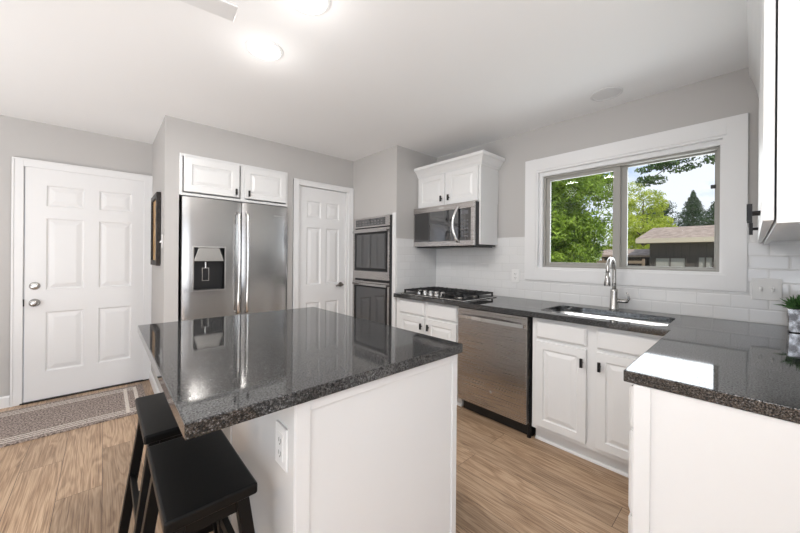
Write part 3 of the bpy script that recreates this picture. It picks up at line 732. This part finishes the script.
pl = obj('outlet_plate', op, M['plate'], isl, bevel=.002)
b = BM(); box(b, A0-.006, A0-.0035, yq-.018, yq+.018, .678, .755)
for zc in (.698, .735):
    for dy in (-.007, .007): box(b, A0-.0068, A0-.0058, yq+dy-.001, yq+dy+.001, zc-.006, zc+.006, 1)
    box(b, A0-.0068, A0-.0058, yq-.002, yq+.002, zc-.013, zc-.009, 1)
obj('receptacle', b, [M['plate'], M['slot']], pl, weld=False)
it = obj('island_countertop', slab([(.132, .836), (1.133, .836), (1.133, 2.172), (.132, 2.172)], [], .876, .914), M['granite'], bevel=.003)
tag(it, 'rectangular speckled dark granite countertop on the kitchen island', 'countertop')

# ------------------------------------------------------------------ stools
def make_stool():
    t = thing('counter_stool', 'black wooden backless stool pulled to the near corner of the island', 'stool', (.218, 1.158, 0), 0, 'backless stools at the island')
    hx, hy = .109, .212; zt = .640
    b = BM(); n = 8; rows_ = []
    for i in range(n+1):
        yy = -hy+2*hy*i/n; rows_.append((yy, -.006*(1-(yy/hy)**2)))
    for (ya, da), (yb_, db_) in zip(rows_, rows_[1:]):
        hexa(b, [(-hx, ya, zt-.032), (hx, ya, zt-.032), (hx, yb_, zt-.032), (-hx, yb_, zt-.032)], [(-hx, ya, zt+da*.3), (hx, ya, zt+da*.3), (hx, yb_, zt+db_*.3), (-hx, yb_, zt+db_*.3)])
    # drop the internal faces
    bmesh.ops.remove_doubles(b, verts=b.verts, dist=1e-6)
    dup_ = [f for f in b.faces if abs(f.normal.y) > .99 and abs(abs(f.calc_center_median().y)-hy) > .01]
    bmesh.ops.delete(b, geom=dup_, context='FACES_ONLY')
    obj('seat', b, M['stool'], t, bevel=.007, seg=3, ang=60)
    for sx in (-1, 1):
        for sy in (-1, 1):
            tx, ty, bx2, by2 = sx*.075, sy*.165, sx*.155, sy*.215; q = .017
            c = lambda X_, Y_, z: [(X_-q, Y_-q*1.15, z), (X_+q, Y_-q*1.15, z), (X_+q, Y_+q*1.15, z), (X_-q, Y_+q*1.15, z)]
            obj('leg', hexa(BM(), c(bx2, by2, 0), c(tx, ty, zt-.033)), M['stool'], t, bevel=.003)
    def at(sx, sy, z): k = 1 - z/(zt-.033); return (sx*(.075+.08*k), sy*(.165+.05*k))
    for sy in (-1, 1):
        z = .20; x_, y_ = at(1, sy, z); obj('stretcher', bx(-x_+.012, x_-.012, y_-.010, y_+.010, z-.018, z+.018), M['stool'], t, bevel=.002)
        x_, y_ = at(1, sy, zt-.06); obj('apron', bx(-x_+.014, x_-.014, y_-.009, y_+.009, zt-.082, zt-.0325), M['stool'], t, bevel=.001)
    for sx in (-1, 1):
        z = .30; x_, y_ = at(sx, 1, z); obj('stretcher', bx(x_-.010, x_+.010, -y_+.012, y_-.012, z-.018, z+.018), M['stool'], t, bevel=.002)
    return t
st = make_stool()
s2 = copy_tree(st); s2.location = (.216, 1.660, 0)
s2['label'] = 'black wooden backless stool farther from the camera, next to the striped rug'

# ------------------------------------------------------------------ rug
rg = BM(); rx0, rx1, ry0, ry1 = -1.15, .285, 3.35, 4.075
sy_ = [0, .045, .058, .078, .091, .111, .124]
ys = [ry0+v for v in sy_] + [ry1-v for v in sy_[::-1]]
xs3 = [rx0, rx0+.05, rx0+.075, rx0+.12, rx0+.145, rx1-.145, rx1-.12, rx1-.075, rx1-.05, rx1]
def is_stripe(i, j):
    cxm = (xs3[i]+xs3[i+1])/2; cym = (ys[j]+ys[j+1])/2
    ky = j if j < 7 else 12-j; kx = i if i < 5 else 8-i
    inx = rx0+.05 < cxm < rx1-.05
    if ky in (1, 3, 5) and inx: return True
    if kx in (1, 3) and ry0+.045 < cym < ry1-.045: return True
    return False
for i in range(len(xs3)-1):
    for j in range(len(ys)-1):
        f = rg.faces.new([rg.verts.new(p) for p in ((xs3[i], ys[j], .010), (xs3[i+1], ys[j], .010), (xs3[i+1], ys[j+1], .010), (xs3[i], ys[j+1], .010))])
        f.material_index = 1 if is_stripe(i, j) else 0
for (a, b_) in (((rx0, ry0), (rx1, ry0)), ((rx1, ry0), (rx1, ry1)), ((rx1, ry1), (rx0, ry1)), ((rx0, ry1), (rx0, ry0))):
    rg.faces.new([rg.verts.new(p) for p in ((*a, .001), (*b_, .001), (*b_, .010), (*a, .010))])
rg.faces.new([rg.verts.new(p) for p in ((rx0, ry0, .001), (rx0, ry1, .001), (rx1, ry1, .001), (rx1, ry0, .001))])
tag(obj('floor_rug', rg, [M['rug'], M['rugstripe']], weld=False), 'taupe runner rug with pale border stripes in front of the entry door', 'rug')

# ------------------------------------------------------------------ picture, switches, outlets
pf = thing('picture_frame', 'dark framed picture hung on the narrow wall beside the entry door', 'picture', (XS, 3.70, 1.19), FX)
obj('frame', ring(BM(), -.225, .225, 0, .64, -.034, -.002, .045), mott('dark_frame_wood', (.008, .006, .005), (.03, .02, .014), 60, .5), pf, bevel=.004, weld=False)
obj('canvas', bx(-.18, .18, -.018, -.004, .045, .595), M['gold'], pf)
def plate_on(name, label, cat, loc, rz, w, h, gang, toggle):
    t = thing(name, label, cat, loc, rz)
    obj('cover_plate', bx(-w/2, w/2, -.006, 0, 0, h), M['plate'], t, bevel=.002)
    for k in range(gang):
        xc = (k-(gang-1)/2)*.046*1.0
        if toggle:
            b = BM(); hexa(b, [(xc-.006, -.006, h/2-.012), (xc+.006, -.006, h/2-.012), (xc+.006, -.006, h/2+.012), (xc-.006, -.006, h/2+.012)], [(xc-.004, -.02, h/2-.002-.010), (xc+.004, -.02, h/2-.012), (xc+.004, -.018, h/2), (xc-.004, -.018, h/2)])
            obj('toggle', b, M['plate'], t)
        else:
            b = bx(xc-.017, xc+.017, -.008, -.0055, h/2-.035, h/2+.035)
            for zc in (h/2-.018, h/2+.02):
                for dx in (-.007, .007): box(b, xc+dx-.0012, xc+dx+.0012, -.0088, -.0078, zc-.005, zc+.005, 1)
                box(b, xc-.002, xc+.002, -.0088, -.0078, zc-.013, zc-.009, 1)
            obj('receptacle', b, [M['plate'], M['slot']], t, weld=False)
    return t
plate_on('wall_outlet', 'white outlet on the tile between the microwave and the window', 'outlet', (XW-.0085, 1.492, 1.055), FX, .075, .122, 1, False)
plate_on('light_switch', 'white double toggle switch plate on the tile right of the window', 'light switch', (XW-.0085, -.050, 1.052), FX, .118, .124, 2, True)
plate_on('light_switch', 'small white switch on the narrow wall beside the dark framed picture', 'light switch', (XS-.0005, 3.375, 1.34), FX, .072, .118, 1, True)

# ------------------------------------------------------------------ potted plant
pp = thing('potted_plant', 'small spiky green plant in a square mottled silver pot on the right counter', 'plant', (2.625, -.168, .914))
b = BM(); q = .052
hexa(b, [(-q*.9, -q*.9, .001), (q*.9, -q*.9, .001), (q*.9, q*.9, .001), (-q*.9, q*.9, .001)], [(-q, -q, .122), (q, -q, .122), (q, q, .122), (-q, q, .122)])
pot = obj('pot', b, M['pot'], pp, bevel=.004)
obj('pot_rim', ring(BM(), -q-.003, q+.003, -q-.003, q+.003, 0, .01, .006), M['pot'], pot) if False else None
b = BM()
for k in range(120):
    a = random.uniform(0, 2*math.pi); el = random.uniform(.25, 1.4); ln = random.uniform(.045, .085)
    o_ = Vector((random.uniform(-.035, .035), random.uniform(-.035, .035), .118)); dr_ = Vector((math.cos(a)*math.cos(el), math.sin(a)*math.cos(el), math.sin(el)))
    mid_ = o_+dr_*ln*.55; tip = o_+dr_*ln+Vector((0, 0, -.012*math.cos(el))); tube(b, [o_, mid_, tip], [.0035, .0045, .0005], 5)
obj('foliage', b, M['grassleaf'], pp, weld=False)

# ------------------------------------------------------------------ ceiling fixtures
def downlight(x, y, label):
    t = thing('recessed_light', label, 'ceiling light', (x, y, H), 0, 'recessed ceiling lights')
    obj('trim_ring', lathe(BM(), [(.098, 0), (.098, -.006), (.084, -.010), (.080, -.004)], n=32), M['trim'], t, smooth=False)
    obj('lens', lathe(BM(), [(.079, -.004), (.079, -.0065), (.05, -.009), (.001, -.0095)], n=32), M['lampglow'], t)
    l = lamp('lamp', 'POINT', (0, 0, -.16), .9, (1, .97, .94)); l.data.shadow_soft_size = .07; l.parent = t
    l = lamp('lamp', 'AREA', (0, 0, -.02), 11, (1, .97, .94), .16, shape='DISK'); l.parent = t
    return t
downlight(.652, 1.842, 'lit round ceiling light, wholly in view above the far part of the island')
downlight(.664, 1.345, 'lit round ceiling light cut off by the top edge of the picture')
tag(obj('ceiling_speaker', lathe(BM(), [(.098, 0), (.098, -.005), (.088, -.007), (.086, -.003), (.084, -.003), (.05, -.003), (.001, -.003)], (2.575, .70, H), 'z', 32), M['speaker']), 'flat round white ceiling speaker grille near the window wall', 'speaker')
cf = thing('ceiling_fan', 'white ceiling fan whose blade tip enters at the top left', 'ceiling fan', (-.32, 1.42, 2.20))
obj('motor', lathe(BM(), [(.03, -.06), (.08, -.05), (.11, -.01), (.11, .05), (.06, .08), (.02, .09)], n=28), M['trim'], cf, smooth=True)
obj('downrod', tube(BM(), [(0, 0, .08), (0, 0, H-2.20)], .012, 12), M['trim'], cf)
obj('canopy', lathe(BM(), [(.02, .16), (.06, .19), (.065, .2305)], n=24), M['trim'], cf, smooth=True)
for k in range(3):
    an = R(-7+120*k); u = Vector((math.cos(an), math.sin(an), 0)); v = Vector((-math.sin(an), math.cos(an), 0))
    def P_(r, s_, z): p = u*r+v*s_; return (p.x, p.y, z)
    hexa_ = hexa(BM(), [P_(.14, -.045, -.008), P_(.69, -.055, -.008), P_(.69, .055, .004), P_(.14, .045, .004)], [P_(.14, -.045, -.002), P_(.69, -.055, -.002), P_(.69, .055, .010), P_(.14, .045, .010)])
    obj('blade', hexa_, M['trim'], cf, bevel=.002)

# ------------------------------------------------------------------ outside
rng = np.random.default_rng(5)
def leaves(name, blobs, m, parent, size=.12, flat=.6):
    V = []; F = []
    c_all = []
    for (cx_, cy_, cz_, rx_, ry_, rz_, n) in blobs:
        d = rng.normal(size=(n, 3)); d /= np.linalg.norm(d, axis=1)[:, None]; r = rng.uniform(.35, 1, n)**.5
        c_all.append(np.array([cx_, cy_, cz_]) + d*r[:, None]*np.array([rx_, ry_, rz_]))
    c_ = np.vstack(c_all); n = len(c_)
    a = rng.normal(size=(n, 3)); a /= np.linalg.norm(a, axis=1)[:, None]
    b_ = rng.normal(size=(n, 3)); b_ -= (b_*a).sum(1)[:, None]*a; b_ /= np.linalg.norm(b_, axis=1)[:, None]
    s_ = size*rng.uniform(.6, 1.3, n)[:, None]
    q = np.stack([c_-a*s_, c_+b_*s_*flat*.5, c_+a*s_, c_-b_*s_*flat*.5], 1).reshape(-1, 3)
    me = bpy.data.meshes.new(name); me.vertices.add(4*n); me.vertices.foreach_set('co', q.astype('f').ravel())
    me.loops.add(4*n); me.loops.foreach_set('vertex_index', np.arange(4*n, dtype='i')); me.polygons.add(n)
    me.polygons.foreach_set('loop_start', np.arange(0, 4*n, 4, dtype='i')); me.update(calc_edges=True); me.materials.append(m)
    return link(bpy.data.objects.new(name, me), parent)
def blobs_round(r, h0, h1, k, n, br):
    out_ = []
    for _ in range(k):
        t_ = random.random(); z = h0+(h1-h0)*t_; rr_ = r*math.sin(math.pi*(.18+.72*t_)); a = random.uniform(0, 6.28); q = rr_*math.sqrt(random.random())
        out_.append((q*math.cos(a), q*math.sin(a), z, br*random.uniform(.7, 1.2), br*random.uniform(.7, 1.2), br*random.uniform(.5, .8), n))
    return out_
def tree(name, label, loc, m, r, h0, h1, k, n, br, leaf, trunk=.2, flat=.6, group=None):
    t = thing(name, label, 'tree', loc, 0, group)
    b = BM(); tube(b, [(0, 0, 0), (.05, .03, h0), (0, .0, h1*.85)], [trunk, trunk*.8, trunk*.15], 9)
    for _ in range(9):
        z = random.uniform(h0*.8, h1*.7); a = random.uniform(0, 6.28); e_ = r*.75
        tube(b, [(0, 0, z), (e_*.5*math.cos(a), e_*.5*math.sin(a), z+.35*e_), (e_*math.cos(a), e_*math.sin(a), z+.5*e_)], [trunk*.4, trunk*.25, trunk*.05], 6)
    obj('trunk', b, M['bark'], t, weld=False)
    leaves('foliage', blobs_round(r, h0, h1, k, n, br), m, t, leaf, flat)
    return t
def conifer(name, label, loc, m, r, h0, h1, n, leaf):
    t = thing(name, label, 'tree', loc)
    obj('trunk', tube(BM(), [(0, 0, 0), (0, 0, h1)], [.16, .02], 8), M['bark'], t)
    bl = []
    L_ = 17
    for i in range(L_):
        f_ = i/(L_-1); z = h0+(h1-h0)*f_; rad = r*(1-f_)**.8+.12
        for k in range(7):
            a = 6.28*k/7+i; q = rad*.62*random.uniform(.7, 1.1); bl.append((q*math.cos(a), q*math.sin(a), z-.15*q+random.uniform(-.15, .15), rad*.5, rad*.5, .26, n))
    leaves('foliage', bl, m, t, leaf, .35); return t
GZ = -.35
tag(obj('lawn', bx(XW+.5, 120, -60, 90, GZ-.1, GZ), M['lawn']), 'sunlit ground outside the window', 'ground'); bpy.data.objects['lawn']['kind'] = 'structure'
tree('leafy_tree', 'large leafy green tree filling the left window pane', (9.6, 4.42, GZ), M['leafgreen'], 2.0, 1.5, 6.8, 260, 460, .60, .07, .18)
tree('yellow_tree', 'tall yellow-green tree in the right pane behind the roof', (23.6, 4.45, GZ), M['leafyellow'], 1.35, 1.4, 6.1, 50, 300, .55, .085, .12)
tree('yellow_shrub', 'bright yellow-green bushy tree at the left edge of the right pane', (26.5, 6.3, GZ), M['leafyellow'], .9, .9, 4.4, 34, 300, .5, .08, .08)
conifer('blue_spruce', 'layered blue-green conifer left of the yellow tree', (15.2, 6.1, GZ), M['leafpine'], 1.2, 1.0, 4.8, 60, .08)
conifer('dark_conifer', 'dark pointed conifer behind the right half of the roof', (30.8, 2.93, GZ), M['leafdark'], 1.8, 1.0, 6.2, 140, .10)
tree('evergreen_tree', 'low dark green tree between the yellow tree and the pointed conifer', (28, 4.4, GZ), M['leafdark'], 1.3, 1.0, 5.2, 50, 300, .6, .08, .14)
tree('evergreen_tree', 'dark green tree at the right edge of the window behind the roof', (27, 1.2, GZ), M['leafdark'], 1.1, 1.0, 4.9, 50, 300, .6, .08, .14)
# near tree whose branch hangs into the right pane
mt = thing('overhanging_tree', 'near tree whose leafy branch hangs into the top of the right pane', 'tree', (7.2, -.08, GZ))
b = BM(); tube(b, [(0, 0, 0), (0, .05, 2.6), (.1, .1, 4.6)], [.17, .13, .06], 9)
br_pts = [(0, .05, 3.1), (-.1, .35, 3.42), (-.15, .72, 3.42), (-.2, 1.1, 3.30), (-.2, 1.45, 3.12)]
tube(b, br_pts, [.05, .03, .016, .010, .004], 7)
tube(b, [br_pts[2], (-.1, 1.2, 3.12), (-.15, 1.5, 2.9)], [.010, .007, .003], 6)
obj('trunk', b, M['bark'], mt, weld=False)
bl = []
for k in range(44):
    q = random.random(); i = min(int(q*3), 2)+1; A_, B_ = Vector(br_pts[i]), Vector(br_pts[min(i+1, 4)]); p = A_.lerp(B_, random.random())
    bl.append((p.x+random.uniform(-.15, .15), p.y+random.uniform(-.12, .06), p.z+random.uniform(-.24, .12), .13, .15, .05, 60))
bl += [(0, 0, 5.0, 1.3, 1.1, .9, 1500)]
leaves('foliage', bl, M['leafbranch'], mt, .032, .8)

# low building with a shingled roof
hs_ = thing('low_house', 'low dark-walled house with a pinkish shingled roof beyond the window', 'house', (15, 0, GZ))
hy0, hy1 = -6.0, 3.05
b = BM(); box(b, .45, 6, hy0, hy1-.35, 0, 2.38)
obj('wall', b, M['siding'], hs_)
b = BM(); ez = 1.985-GZ; rz_ = 2.62-GZ
hexa(b, [(0, hy0, ez-.02), (3.2, hy0, rz_-.02), (3.2, hy1, rz_-.02), (0, hy1, ez-.02)], [(0, hy0, ez+.06), (3.2, hy0, rz_+.06), (3.2, hy1, rz_+.06), (0, hy1, ez+.06)])
hexa(b, [(3.2, hy0, rz_-.02), (6.4, hy0, ez-.02), (6.4, hy1, ez-.02), (3.2, hy1, rz_-.02)], [(3.2, hy0, rz_+.06), (6.4, hy0, ez+.06), (6.4, hy1, ez+.06), (3.2, hy1, rz_+.06)])
obj('roof', b, M['shingle'], hs_, weld=False)
obj('fascia', bx(-.04, 0, hy0, hy1, ez-.10, ez+.055), M['fascia'], hs_)
obj('soffit', bx(0, .45, hy0, hy1, ez-.10, ez-.05), M['fascia'], hs_)
for (a, b_, zl, zh) in ((2.55, 1.62, 1.05, 1.72), (1.35, .92, 1.0, 1.75)):
    fr_ = obj('window', ring(BM(), 0, 0, 0, 0, 0, 0, 0) if False else box(box(box(box(box(BM(), .40, .45, b_, b_+.05, zl, zh), .40, .45, a-.05, a, zl, zh), .40, .45, b_, a, zh-.05, zh), .40, .45, b_, a, zl, zl+.05), .40, .45, (a+b_)/2-.02, (a+b_)/2+.02, zl, zh), M['siding'], hs_, weld=False)
    obj('pane', bx(.43, .449, b_+.05, a-.05, zl+.05, zh-.05), M['curtain'], fr_)
lw = thing('garden_shed', 'small low dark building left of the house with a pale roof', 'shed', (17.5, 4.1, GZ))
obj('wall', bx(0, 2.5, -.75, .8, 0, 1.75), M['siding'], lw)
b = BM(); hexa(b, [(-.3, -1.1, 1.72), (1.3, -1.1, 2.02), (1.3, 1.1, 2.02), (-.3, 1.1, 1.72)], [(-.3, -1.1, 1.80), (1.3, -1.1, 2.10), (1.3, 1.1, 2.10), (-.3, 1.1, 1.80)]); obj('roof', b, M['shingle'], lw)
# fence
fe = thing('wooden_fence', 'low wooden rail fence beyond the lawn under the large green tree', 'fence', (13.9, 2.6, GZ))
for k in range(9): obj('post', bx(-.04, .04, .62*k-.035, .62*k+.035, 0, 1.64), M['fence'], fe)
for z in (.85, 1.52): obj('rail', bx(-.06, -.04, 0, .62*8, z-.05, z+.05), M['fence'], fe)
